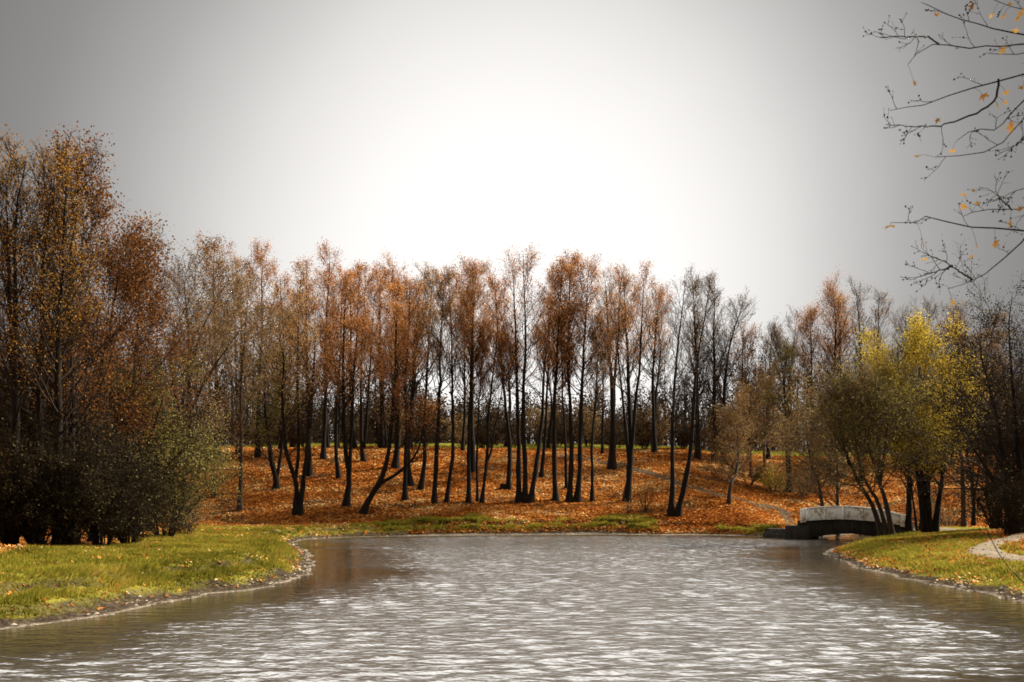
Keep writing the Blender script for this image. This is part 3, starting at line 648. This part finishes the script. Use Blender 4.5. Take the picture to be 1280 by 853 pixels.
lip = sstep(1.0, 1.5, d) * sstep(3.4, 2.4, d) * (fbm(x * 1.3 + 8, y * 1.3, 2) > .36); hgt = hgt * (1 + .9 * lip)
z = H(x, y); w = .014 + .00035 * y
ca, sa = np.cos(az), np.sin(az); lean = rng.normal(0, .5, (n, 2)) * hgt[:, None]; e_ = .3; gxd = (SD(x + e_, y) - SD(x - e_, y)) / (2 * e_); gyd = (SD(x, y + e_) - SD(x, y - e_)) / (2 * e_); lean -= np.stack([gxd, gyd], 1) * (lip * hgt * .8)[:, None]
V = np.stack([np.stack([x - ca * w, y - sa * w, z - .01], 1), np.stack([x + ca * w, y + sa * w, z - .01], 1), np.stack([x + lean[:, 0], y + lean[:, 1], z + hgt], 1)], 1).reshape(-1, 3)
tint = np.clip(-.25 + .9 * fbm(x * .3 + 9, y * .3) + .7 * fbm(x * 1.4 + 3, y * 1.4) + rng.normal(0, .17, n), 0, 1)
o = link('grass', mk_mesh('grass', V, None, np.arange(n * 3).reshape(-1, 3), [M['grass']], False, {'tint': np.repeat(tint, 3)}))
tag(o, 'short yellow-green grass along the banks of the pond', 'grass', None, 'stuff')

ls = []
for n, bx, fr in ((210000, (-42, 46, 79, 114), .5), (40000, (-40, -12, 28, 80), .4), (16000, (-24, -7, 18, 78), -1), (30000, (11, 28, 22, 70), -1), (26000, (14, 46, 60, 84), .4), (26000, (-14, 20, 78.0, 85), -1)):
    x, y, d = scatter(n, *bx, lambda x, y, d, l: (d > .4) & (l > fr * rng.random(len(x)) ** .5 + (.05 if fr > 0 else 0)) & (np.abs(x / y) < .56))
    ls.append((x, y))
x, y = [np.concatenate(v) for v in zip(*ls)]
k = (~near_path(x, y) | (rng.random(len(x)) < .7)) & (rng.random(len(x)) > .72 * bare(x, y)); x, y = x[k], y[k]; n = len(x)
C = np.stack([x, y, H(x, y) + .02 + .04 * rng.random(n)], 1)
s = (.026 + .00075 * y) * rng.uniform(.7, 1.4, n); a = rng.uniform(0, 6.28, n); t1, t2 = rng.normal(0, .45, n), rng.normal(0, .45, n)
ax = np.stack([np.cos(a), np.sin(a), t1], 1) * s[:, None]; bx = np.stack([-np.sin(a), np.cos(a), t2], 1) * s[:, None] * .75
V = np.stack([C - ax, C - bx, C + ax, C + bx], 1).reshape(-1, 3)
tint = np.clip(.58 + 1.4 * (fbm(x * .22, y * .4 + 4) - .47) + .7 * (fbm(x * 1.1 + 50, y * 1.4, 2) - .37) + rng.normal(0, .2, n), 0, 1)
o = link('fallen_leaves', mk_mesh('fallen_leaves', V, np.arange(n * 4).reshape(-1, 4), None, [M['litter']], False, {'tint': np.repeat(tint, 4)}))
tag(o, 'carpet of rust and orange fallen leaves over the slope and banks', 'leaves', None, 'stuff')

# pebbles and bits of twig along the water's edge
rng = np.random.default_rng(41); PV = []
for n, bx in ((26000, (-20, -5, 14, 56)), (26000, (11, 22, 18, 60)), (16000, (-16, 20, 60, 84))):
    x, y, d = scatter(n, *bx, lambda x, y, d, l: (d > -.05) & (d < .9 * rng.random(len(x)) + .1) & (fbm(x * .8, y * .8, 3) > .3 + .25 * rng.random(len(x))))
    PV.append((x, y))
x, y = [np.concatenate(v) for v in zip(*PV)]; n = len(x); r_ = rng.uniform(.012, .045, n) * (1 + .012 * y); zz = H(x, y)
oct_ = np.array([[1, 0, 0], [0, 1, 0], [-1, 0, 0], [0, -1, 0], [0, 0, 1.]]); a = rng.uniform(0, 6.28, n); st_ = rng.uniform(.6, 1.8, n)
P0 = oct_[None] * r_[:, None, None] * np.stack([st_, 1 / st_, rng.uniform(.4, .8, n)], 1)[:, None]
P1_ = np.stack([P0[..., 0] * np.cos(a)[:, None] - P0[..., 1] * np.sin(a)[:, None] + x[:, None], P0[..., 0] * np.sin(a)[:, None] + P0[..., 1] * np.cos(a)[:, None] + y[:, None], P0[..., 2] + zz[:, None]], -1)
TR = (np.arange(n)[:, None, None] * 5 + np.array([[0, 1, 4], [1, 2, 4], [2, 3, 4], [3, 0, 4]])[None]).reshape(-1, 3)
M['pebble'] = leaf_mat('wet_pebbles', [(0, (.02, .016, .012)), (.6, (.09, .07, .052)), (1, (.36, .31, .25))], 0.)
o = link('pebbles', mk_mesh('pebbles', P1_.reshape(-1, 3), None, TR, [M['pebble']], False, {'tint': np.repeat(rng.random(n), 5)}))
tag(o, 'small wet pebbles and crumbs of soil along the water line', 'pebbles', None, 'stuff')

# ------------------------------------------------------------------ stump
D = ground_hit(629, 612, 79); sx = (629 - CX) / F * D
a = np.linspace(0, 2 * np.pi, 18, endpoint=False); rs = [.62, .42, .34, .33, .28, .02]; zs = [-.15, .08, .25, .42, .46, .44]
V = np.concatenate([np.stack([np.cos(a) * r * (1 + .18 * np.sin(a * 3 + 1) * (i < 4)), np.sin(a) * r * (1 + .15 * np.cos(a * 2)), np.full(18, z) + .05 * np.sin(a * 2) * (i > 1)], 1) for i, (r, z) in enumerate(zip(rs, zs))])
Q = np.array([[i * 18 + j, i * 18 + (j + 1) % 18, (i + 1) * 18 + (j + 1) % 18, (i + 1) * 18 + j] for i in range(5) for j in range(18)])
o = link('tree_stump', mk_mesh('tree_stump', V, Q, None, [M['bark']], True)); o.location = (sx, D, float(H(sx, D)))
tag(o, 'low dark tree stump on the leafy slope left of the three-trunk clump', 'stump')

# ------------------------------------------------------------------ bridge
m, nt, out = new_mat('white_bridge_paint')
tc = N(nt, 'ShaderNodeTexCoord'); f1 = noise(nt, 2.2, 6, tc.outputs['Object'], .7); f2 = noise(nt, 9, 4, tc.outputs['Object'], .7)
r = ramp(nt, [(.34, (.22, .16, .10)), (.43, (.62, .54, .42)), (.50, (.84, .81, .74)), (.75, (.88, .86, .81))]); nt.links.new(f1, r.inputs[0])
r2 = ramp(nt, [(.30, (.45, .36, .24)), (.42, (1, 1, 1))]); nt.links.new(f2, r2.inputs[0])
b = N(nt, 'ShaderNodeBsdfPrincipled', Roughness=.7); nt.links.new(mixc(nt, 1., r.outputs[0], r2.outputs[0], 'MULTIPLY'), b.inputs['Base Color'])
bp = N(nt, 'ShaderNodeBump', Strength=.5, Distance=.03); nt.links.new(f2, bp.inputs['Height']); nt.links.new(bp.outputs[0], b.inputs['Normal'])
nt.links.new(b.outputs[0], out.inputs[0]); M['white'] = m
M['stone'] = bark_mat('dark_stone', (.012, .010, .008), (.05, .04, .03), 3)
BA, BB = np.array([21.1, 72.0]), np.array([27.3, 68.9])
bd = (BB - BA); BL = np.linalg.norm(bd); bd /= BL; bn = np.array([bd[1], -bd[0]])   # bn points towards the camera side
if bn[1] > 0: bn = -bn
bridge = thing('bridge', 'white arched footbridge over the dark inlet at the right end of the pond', 'bridge', (BA[0], BA[1], 0))
def loc(s, n, z): q = bd * s + bn * n; return (q[0], q[1], z)
topz = lambda u: np.interp(u, [0, .18, .45, .75, 1], [2.06, 2.25, 2.30, 2.08, 1.60])
botz = lambda u: np.interp(u, [0, .18, .45, .75, 1], [1.26, 1.38, 1.44, 1.28, 1.0])
def slab(name, u0, u1, zt, zb, n0, n1, mat, parent, k=40, sm=True):
    us = np.linspace(u0, u1, k); us_s = us * BL
    zt_, zb_ = zt(us), zb(us)
    ker = lambda v: np.convolve(np.pad(v, 3, mode='edge'), np.ones(7) / 7, 'valid') if sm and k > 10 else v
    zt_, zb_ = ker(zt_), ker(zb_)
    V = []
    for s, a, c in zip(us_s, zt_, zb_): V += [loc(s, n0, c), loc(s, n1, c), loc(s, n1, a), loc(s, n0, a)]
    Q = [[i * 4 + j, i * 4 + (j + 1) % 4, i * 4 + 4 + (j + 1) % 4, i * 4 + 4 + j] for i in range(k - 1) for j in range(4)] + [[0, 3, 2, 1], [(k - 1) * 4 + j for j in range(4)]]
    me = mk_mesh(name, V, np.array(Q), None, [mat]); o = link(name, me, parent)
    bv = o.modifiers.new('bevel', 'BEVEL'); bv.width = .015; bv.limit_method = 'ANGLE'; bv.angle_limit = .8
    return o
slab('deck_and_shade_fill', -.04, 1.04, lambda u: botz(u) + .02, lambda u: botz(u) - 1.0 - .4 * np.abs(2 * u - 1) ** 2, -1.0, 1.0, M['stone'], bridge)  # dark stone carried down below the deck, standing in for shade under the arch
for sgn in (1, -1):
    n0 = .98 * sgn; n1 = n0 + .16 * sgn
    p_ = slab('parapet', .055, .955, topz, lambda u: botz(u) - .02, n0, n1, M['white'], bridge)
    slab('coping', .055, .955, lambda u: topz(u) + .07, lambda u: topz(u) + .003, n0 - .04 * sgn, n1 + .04 * sgn, M['white'], p_)
    for us_ in (.24, .42, .60, .78):
        slab('pilaster', us_ - .012, us_ + .012, lambda u: topz(u) - .004, lambda u: botz(u) - .015, n1 - .002 * sgn, n1 + .045 * sgn, M['white'], p_, 4, False)
    for ua, ub in ((-.005, .052), (.958, 1.0)):
        q = slab('post', ua, ub, lambda u: topz(u) + .1, lambda u: botz(u) - .1, n0 - .03 * sgn, n1 + .03 * sgn, M['white'], bridge, 4, False)
for u0, u1, zb in ((-.16, .09, -.8), (.93, 1.14, -.8)):
    slab('abutment', u0, u1, lambda u: botz(np.clip(u, .0, 1)) - .33, lambda u: u * 0 + zb, -1.15, 1.15, M['stone'], bridge, 6, False)
# dark ledge of the inlet mouth
LA, LB = np.array([18.9, 74.6]), np.array([22.2, 72.2]); dl = (LB - LA); LL = np.linalg.norm(dl); dl /= LL; nl_ = np.array([dl[1], -dl[0]])
rng = np.random.default_rng(77)
ledge = thing('stone_ledge', 'low dark stone ledge edging the inlet left of the white bridge', 'ledge', (LA[0], LA[1], 0))
for j in range(2):
    k = 26; V = []
    for i in range(k):
        s = LL * i / (k - 1); zt = (.62 if j else .34) + rng.normal(0, .02); nf = (-.1 if j else .25) + rng.normal(0, .03)
        for nn, zz in ((nf, -.5), (nf, zt), (nf - .9, zt + .03), (nf - .9, -.5)):
            q = dl * s + nl_ * nn; V.append((q[0], q[1], zz))
    Q = [[i * 4 + a_, i * 4 + (a_ + 1) % 4, i * 4 + 4 + (a_ + 1) % 4, i * 4 + 4 + a_] for i in range(k - 1) for a_ in range(4)] + [[0, 1, 2, 3], [(k - 1) * 4 + 3 - a_ for a_ in range(4)]]
    link('course', mk_mesh('course', V, np.array(Q), None, [M['stone']]), ledge)

# ------------------------------------------------------------------ overhanging maple at the right, near the camera
mx, my = 8.4, 10.2
mz = float(H(mx, my)); base = np.array([mx, my, mz])
maple = thing('maple_tree', 'near maple reaching in from the right with thin bare branches and few amber leaves', 'tree', tuple(base))
trunk = resample([(0, 0, -.3), (.1, 0, 2), (-.05, .1, 4.5), (.15, 0, 7), (.1, 0, 10), (0, 0, 12.5)], 20)
V, Q = tubes(trunk[None], (.2 * (1 - .8 * np.linspace(0, 1, 20)))[None], 12)
link('trunk', mk_mesh('trunk', V, Q, None, [M['bark']], True), maple)
lines = [
 [(1330, 58), (1280, 44), (1235, 33), (1187, 20), (1165, 8), (1152, 2)],
 [(1330, 42), (1290, 54), (1240, 58), (1200, 59), (1172, 55), (1150, 64), (1135, 82)],
 [(1173, 55), (1160, 47), (1130, 46), (1100, 47)],
 [(1330, 78), (1290, 90), (1245, 102), (1200, 115), (1155, 130), (1114, 137)],
 [(1330, 60), (1290, 65), (1262, 69), (1235, 66)],
 [(1248, 100), (1242, 128), (1200, 150), (1165, 158), (1125, 157), (1108, 156)],
 [(1330, 88), (1290, 115), (1265, 142), (1247, 162), (1225, 162), (1210, 166), (1198, 174)],
 [(1330, 90), (1290, 135), (1262, 170), (1240, 184), (1215, 193), (1170, 195)],
 [(1330, 250), (1290, 258), (1260, 262), (1225, 263), (1205, 270)],
 [(1330, 296), (1280, 290), (1250, 286), (1205, 284), (1162, 271), (1148, 277), (1128, 279), (1114, 278)],
 [(1330, 250), (1290, 290), (1260, 320), (1230, 342), (1215, 350), (1185, 361)],
 [(1215, 350), (1200, 340), (1172, 322)],
 [(1190, 332), (1178, 338), (1155, 342)],
 [(1330, 215), (1290, 232), (1265, 240), (1243, 252)],
 [(1330, 10), (1290, 14), (1255, 6), (1230, -6)],
 [(1280, 172), (1272, 180), (1262, 186)],
 [(1265, 262), (1252, 250), (1245, 240)],
]
rng = np.random.default_rng(9); MP = []; MR = []
near_ends = {}
for i, l in enumerate(lines):
    Dp = [9.2, 9.6, 9.6, 9.0, 9.9, 9.0, 9.4, 8.8, 10.0, 9.3, 9.1, 9.1, 9.1, 10.2, 9.9, 9.0, 10][i]
    pts = [W(p[0], p[1], Dp + .22 * math.sin(1.3 * j + i)) - base for j, p in enumerate(l)]
    if l[0][0] == 1330:
        z = pts[0][2]; zt = max(1.6, z - .9); pts = [np.array([.1, 0, zt]), (np.array([.1, 0, zt]) * .45 + pts[0] * .55) + np.array([0, 0, .12])] + pts
        P = resample(pts, 26); u = np.linspace(0, 1, 26); R = .021 * (1 - u) ** 1.1 + .0028
        P += rng.normal(0, .006, P.shape) * np.minimum(1, u * 4)[:, None]
    else:
        P = resample(pts, 26); u = np.linspace(0, 1, 26); R = .008 * (1 - u) + .0028; P += rng.normal(0, .004, P.shape)
    MP.append(P); MR.append(R)
MP, MR = np.stack(MP), np.stack(MR)
P2, R2, L2 = offshoots(MP, MR * .6, 6, .5, 1, np.full(len(MP), .42), (20, 60), 6, .15, .16, rng, .6, .0018, .4, .0035)
P3, R3, _ = offshoots(P2, R2, 3, .3, 1, L2 * .4, (20, 60), 4, .1, .18, rng, .7, .0014, .3, .002)
# small winter buds at twig ends
B = np.concatenate([P3[:, -1], P2[:, -1], P3[:, 1]])
V, Q = cat([tubes(MP, MR, 6), tubes(P2, R2, 4), tubes(P3, R3, 3)])
V2, Q2, _ = leaf_quads(B, .022, np.zeros(len(B)), rng, .8)
link('branches', mk_mesh('branches', np.concatenate([V, V2]), np.concatenate([Q, Q2 + len(V)]), None, [M['bark']], True), maple)
# maple leaves: five pointed lobes, each leaf slightly cupped
def maple_leaf(c, s, rng, droop):
    ang = np.radians([90, 70, 52, 38, 22, 5, -22, -45, -80, -100, -135, -158, 175, 158, 142, 128, 110]); rad = np.array([1, .52, .42, .8, .9, .45, .62, .3, .12, .12, .3, .62, .45, .9, .8, .42, .52]) * s * .5
    p = np.stack([np.cos(ang) * rad, np.sin(ang) * rad, -.5 * (rad ** 2) / s * rng.uniform(.3, 1.6)], 1)
    p = np.vstack([[0, 0, 0], p])
    e = rng.uniform(-1, 1, 3) * np.array([1.0, 1.0, 3.1]) + np.array([math.pi / 2 + droop, 0, 0])
    from mathutils import Euler
    Rm = np.array(Euler(e, 'ZYX').to_matrix()); p = p @ Rm.T + c
    return p, np.array([[0, i + 1, (i + 1) % 17 + 1] for i in range(17)])
spots = [(1216, 8, 15), (1273, 20, 24), (1254, 20, 14), (1262, 4, 12), (1143, 105, 10), (1252, 62, 15), (1229, 119, 18), (1257, 115, 13), (1248, 133, 13), (1256, 129, 9), (1265, 158, 20), (1190, 188, 12),
         (1144, 195, 16), (1171, 150, 12), (1205, 243, 10), (1217, 239, 9), (1206, 258, 14), (1222, 255, 10), (1154, 303, 17), (1113, 282, 24), (1156, 324, 13), (1222, 310, 17), (1243, 304, 15), (1190, 379, 12),
         (1142, 39, 12), (1170, 19, 9), (1276, 262, 14), (1262, 280, 12), (1278, 110, 14), (1214, 322, 9), (1240, 20, 9), (1196, 60, 8), (1268, 40, 13)]
AV, AT, o_, TT = [], [], 0, []; SP = []
allp = (MP.reshape(-1, 3) + base)
for px, py, s in spots:
    D = 9.2 + rng.uniform(-.3, .3)
    # hang the leaf at the depth of the branch point nearest to it
    sp = np.stack([allp[:, 0] / allp[:, 1] * F + CX, HZ - (allp[:, 2] - CAMZ) / allp[:, 1] * F], 1); kk = np.argmin(((sp - [px, py - 6]) ** 2).sum(1)); D = allp[kk, 1] - .02
    c = W(px, py, D) - base; p, t = maple_leaf(c, s * 1.0 / F * D, rng, rng.uniform(-.5, .5))
    AV.append(p); AT.append(t + o_); o_ += len(p); TT.append(np.full(len(p), np.clip(rng.normal(.6, .25), 0, 1)))
    a = MP.reshape(-1, 3)[kk]; SP.append(np.stack([a, (a + c) / 2 + [0, 0, .015], c]))
link('crown', mk_mesh('crown', np.concatenate(AV), None, np.concatenate(AT), [M['amber']], False, {'tint': np.concatenate(TT)}), maple)
SP = np.stack(SP); V, Q = tubes(SP, np.full(SP.shape[:2], .0016), 3)
link('leaf_stalks', mk_mesh('leaf_stalks', V, Q, None, [M['bark']], True), maple)

# bare sapling on the near right bank
D = 6.3; sx, sy = 4.3, 6.3; sz = float(H(sx, sy)); base = np.array([sx, sy, sz])
sap = thing('sapling', 'thin bare sapling stem arching in low at the right picture edge', 'plant', tuple(base))
st = resample([(0, 0, -.1), W(1400, 920, D) - base, W(1335, 805, D) - base, W(1284, 734, D) - base, W(1262, 711, D) - base, W(1246, 688, D) - base, W(1229, 653, D) - base], 30)
tw = resample([W(1335, 805, D) - base, W(1300, 792, D + .1) - base, W(1284, 784, D + .1) - base, W(1269, 768, D + .12) - base], 30)
V, Q = tubes(st[None], np.linspace(.011, .0022, 30)[None], 6)
link('stem', mk_mesh('stem', V, Q, None, [M['bark_brown']], True), sap)
V, Q = tubes(tw[None], np.linspace(.005, .0015, 30)[None], 5)
link('twig', mk_mesh('twig', V, Q, None, [M['bark_brown']], True), sap)

# ------------------------------------------------------------------ sun, sky, camera
SUN_EL, SUN_AZ = math.radians(40), math.radians(66)     # azimuth to the right of the view direction
sd = Vector((math.sin(SUN_AZ) * math.cos(SUN_EL), math.cos(SUN_AZ) * math.cos(SUN_EL), math.sin(SUN_EL)))
L = bpy.data.lights.new('sun', 'SUN'); L.energy = 2.6; L.angle = math.radians(8); L.color = (1, .90, .74)
lo = bpy.data.objects.new('sun', L); col.objects.link(lo); lo.rotation_euler = sd.to_track_quat('Z', 'Y').to_euler(); lo.location = (0, 0, 60)
w = bpy.data.worlds.new('World'); scene.world = w; w.use_nodes = True; nt = w.node_tree; nt.nodes.clear()
out = nt.nodes.new('ShaderNodeOutputWorld'); bg = nt.nodes.new('ShaderNodeBackground'); bg.inputs['Strength'].default_value = .1
sky = nt.nodes.new('ShaderNodeTexSky'); sky.sky_type = 'NISHITA'; sky.sun_disc = False; sky.sun_elevation = SUN_EL; sky.sun_rotation = SUN_AZ
sky.air_density = 1.0; sky.dust_density = 3.0; sky.ozone_density = 1.0
# vignette painted into the sky: bright low over the far shore, grey outward
tc = nt.nodes.new('ShaderNodeTexCoord')
gd = Vector((0.0, math.cos(math.radians(13)), math.sin(math.radians(13))))
dot = nt.nodes.new('ShaderNodeVectorMath'); dot.operation = 'DOT_PRODUCT'; dot.inputs[1].default_value = gd; nt.links.new(tc.outputs['Generated'], dot.inputs[0])
ac = nt.nodes.new('ShaderNodeMath'); ac.operation = 'ARCCOSINE'; nt.links.new(dot.outputs['Value'], ac.inputs[0])
cn = noise(nt, 2.2, 4, tc.outputs['Generated'], .55)
an = nt.nodes.new('ShaderNodeMath'); an.operation = 'MULTIPLY_ADD'; nt.links.new(cn, an.inputs[0]); an.inputs[1].default_value = .05; an.inputs[2].default_value = -.025
an2 = nt.nodes.new('ShaderNodeMath'); an2.operation = 'ADD'; nt.links.new(an.outputs[0], an2.inputs[0]); nt.links.new(ac.outputs[0], an2.inputs[1])
hf = nt.nodes.new('ShaderNodeMath'); hf.operation = 'MULTIPLY'; hf.inputs[1].default_value = .5; nt.links.new(an2.outputs[0], hf.inputs[0])
mr = ramp(nt, [(a_ / 2, (v_ / 7, v_ / 7, v_ / 7 * 1.01)) for a_, v_ in ((0, 1.3), (.10, 1.24), (.16, 1.15), (.21, 1.04), (.26, .90), (.31, .71), (.37, .50), (.44, .33), (.53, .225), (.65, .2), (1.0, .2), (1.6, .2))])
nt.links.new(hf.outputs[0], mr.inputs[0])
grey = nt.nodes.new('ShaderNodeRGBToBW'); nt.links.new(sky.outputs[0], grey.inputs[0])
veil = mixc(nt, .85, grey.outputs[0], (15.1, 14.7, 14.1))
veil = mixc(nt, .04, veil, sky.outputs[0])
# added unseen bright sky above the view, lighting water and land, strongest ahead
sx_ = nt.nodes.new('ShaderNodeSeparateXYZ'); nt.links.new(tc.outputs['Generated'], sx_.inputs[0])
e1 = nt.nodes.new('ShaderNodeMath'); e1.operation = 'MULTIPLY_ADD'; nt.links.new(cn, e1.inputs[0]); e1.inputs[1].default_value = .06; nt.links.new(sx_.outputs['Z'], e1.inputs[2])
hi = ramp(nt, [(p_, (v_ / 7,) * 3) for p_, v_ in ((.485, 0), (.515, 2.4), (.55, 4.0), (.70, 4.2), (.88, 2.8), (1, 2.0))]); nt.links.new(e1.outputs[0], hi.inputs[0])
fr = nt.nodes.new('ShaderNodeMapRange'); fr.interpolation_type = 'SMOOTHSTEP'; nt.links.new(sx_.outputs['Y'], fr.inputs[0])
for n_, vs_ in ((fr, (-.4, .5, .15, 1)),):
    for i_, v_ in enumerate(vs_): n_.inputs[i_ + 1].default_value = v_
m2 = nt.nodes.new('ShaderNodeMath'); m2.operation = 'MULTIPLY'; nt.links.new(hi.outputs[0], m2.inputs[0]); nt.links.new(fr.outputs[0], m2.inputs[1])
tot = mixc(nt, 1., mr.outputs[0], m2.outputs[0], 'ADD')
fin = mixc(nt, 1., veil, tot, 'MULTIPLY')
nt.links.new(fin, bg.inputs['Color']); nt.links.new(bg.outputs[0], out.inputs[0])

cam = bpy.data.cameras.new('camera'); cam.lens = 35; cam.sensor_width = 36; cam.shift_y = (HZ - 426.5) / 1280; cam.clip_end = 3000; cam.clip_start = .1
co = bpy.data.objects.new('camera', cam); col.objects.link(co); co.location = (0, 0, CAMZ); co.rotation_euler = (math.pi / 2, 0, 0)
cam.dof.use_dof = True; cam.dof.focus_distance = 75; cam.dof.aperture_fstop = 3.5
scene.camera = co
scene.render.engine = 'CYCLES'
scene.cycles.max_bounces = 6; scene.cycles.diffuse_bounces = 2; scene.cycles.glossy_bounces = 3; scene.cycles.transmission_bounces = 3; scene.cycles.transparent_max_bounces = 4
scene.cycles.use_denoising = True; scene.cycles.filter_width = 1.65
vs = scene.view_settings; vs.view_transform = 'Standard'; vs.look = 'None'; vs.gamma = 1; vs.exposure = 2.25; vs.use_curve_mapping = False
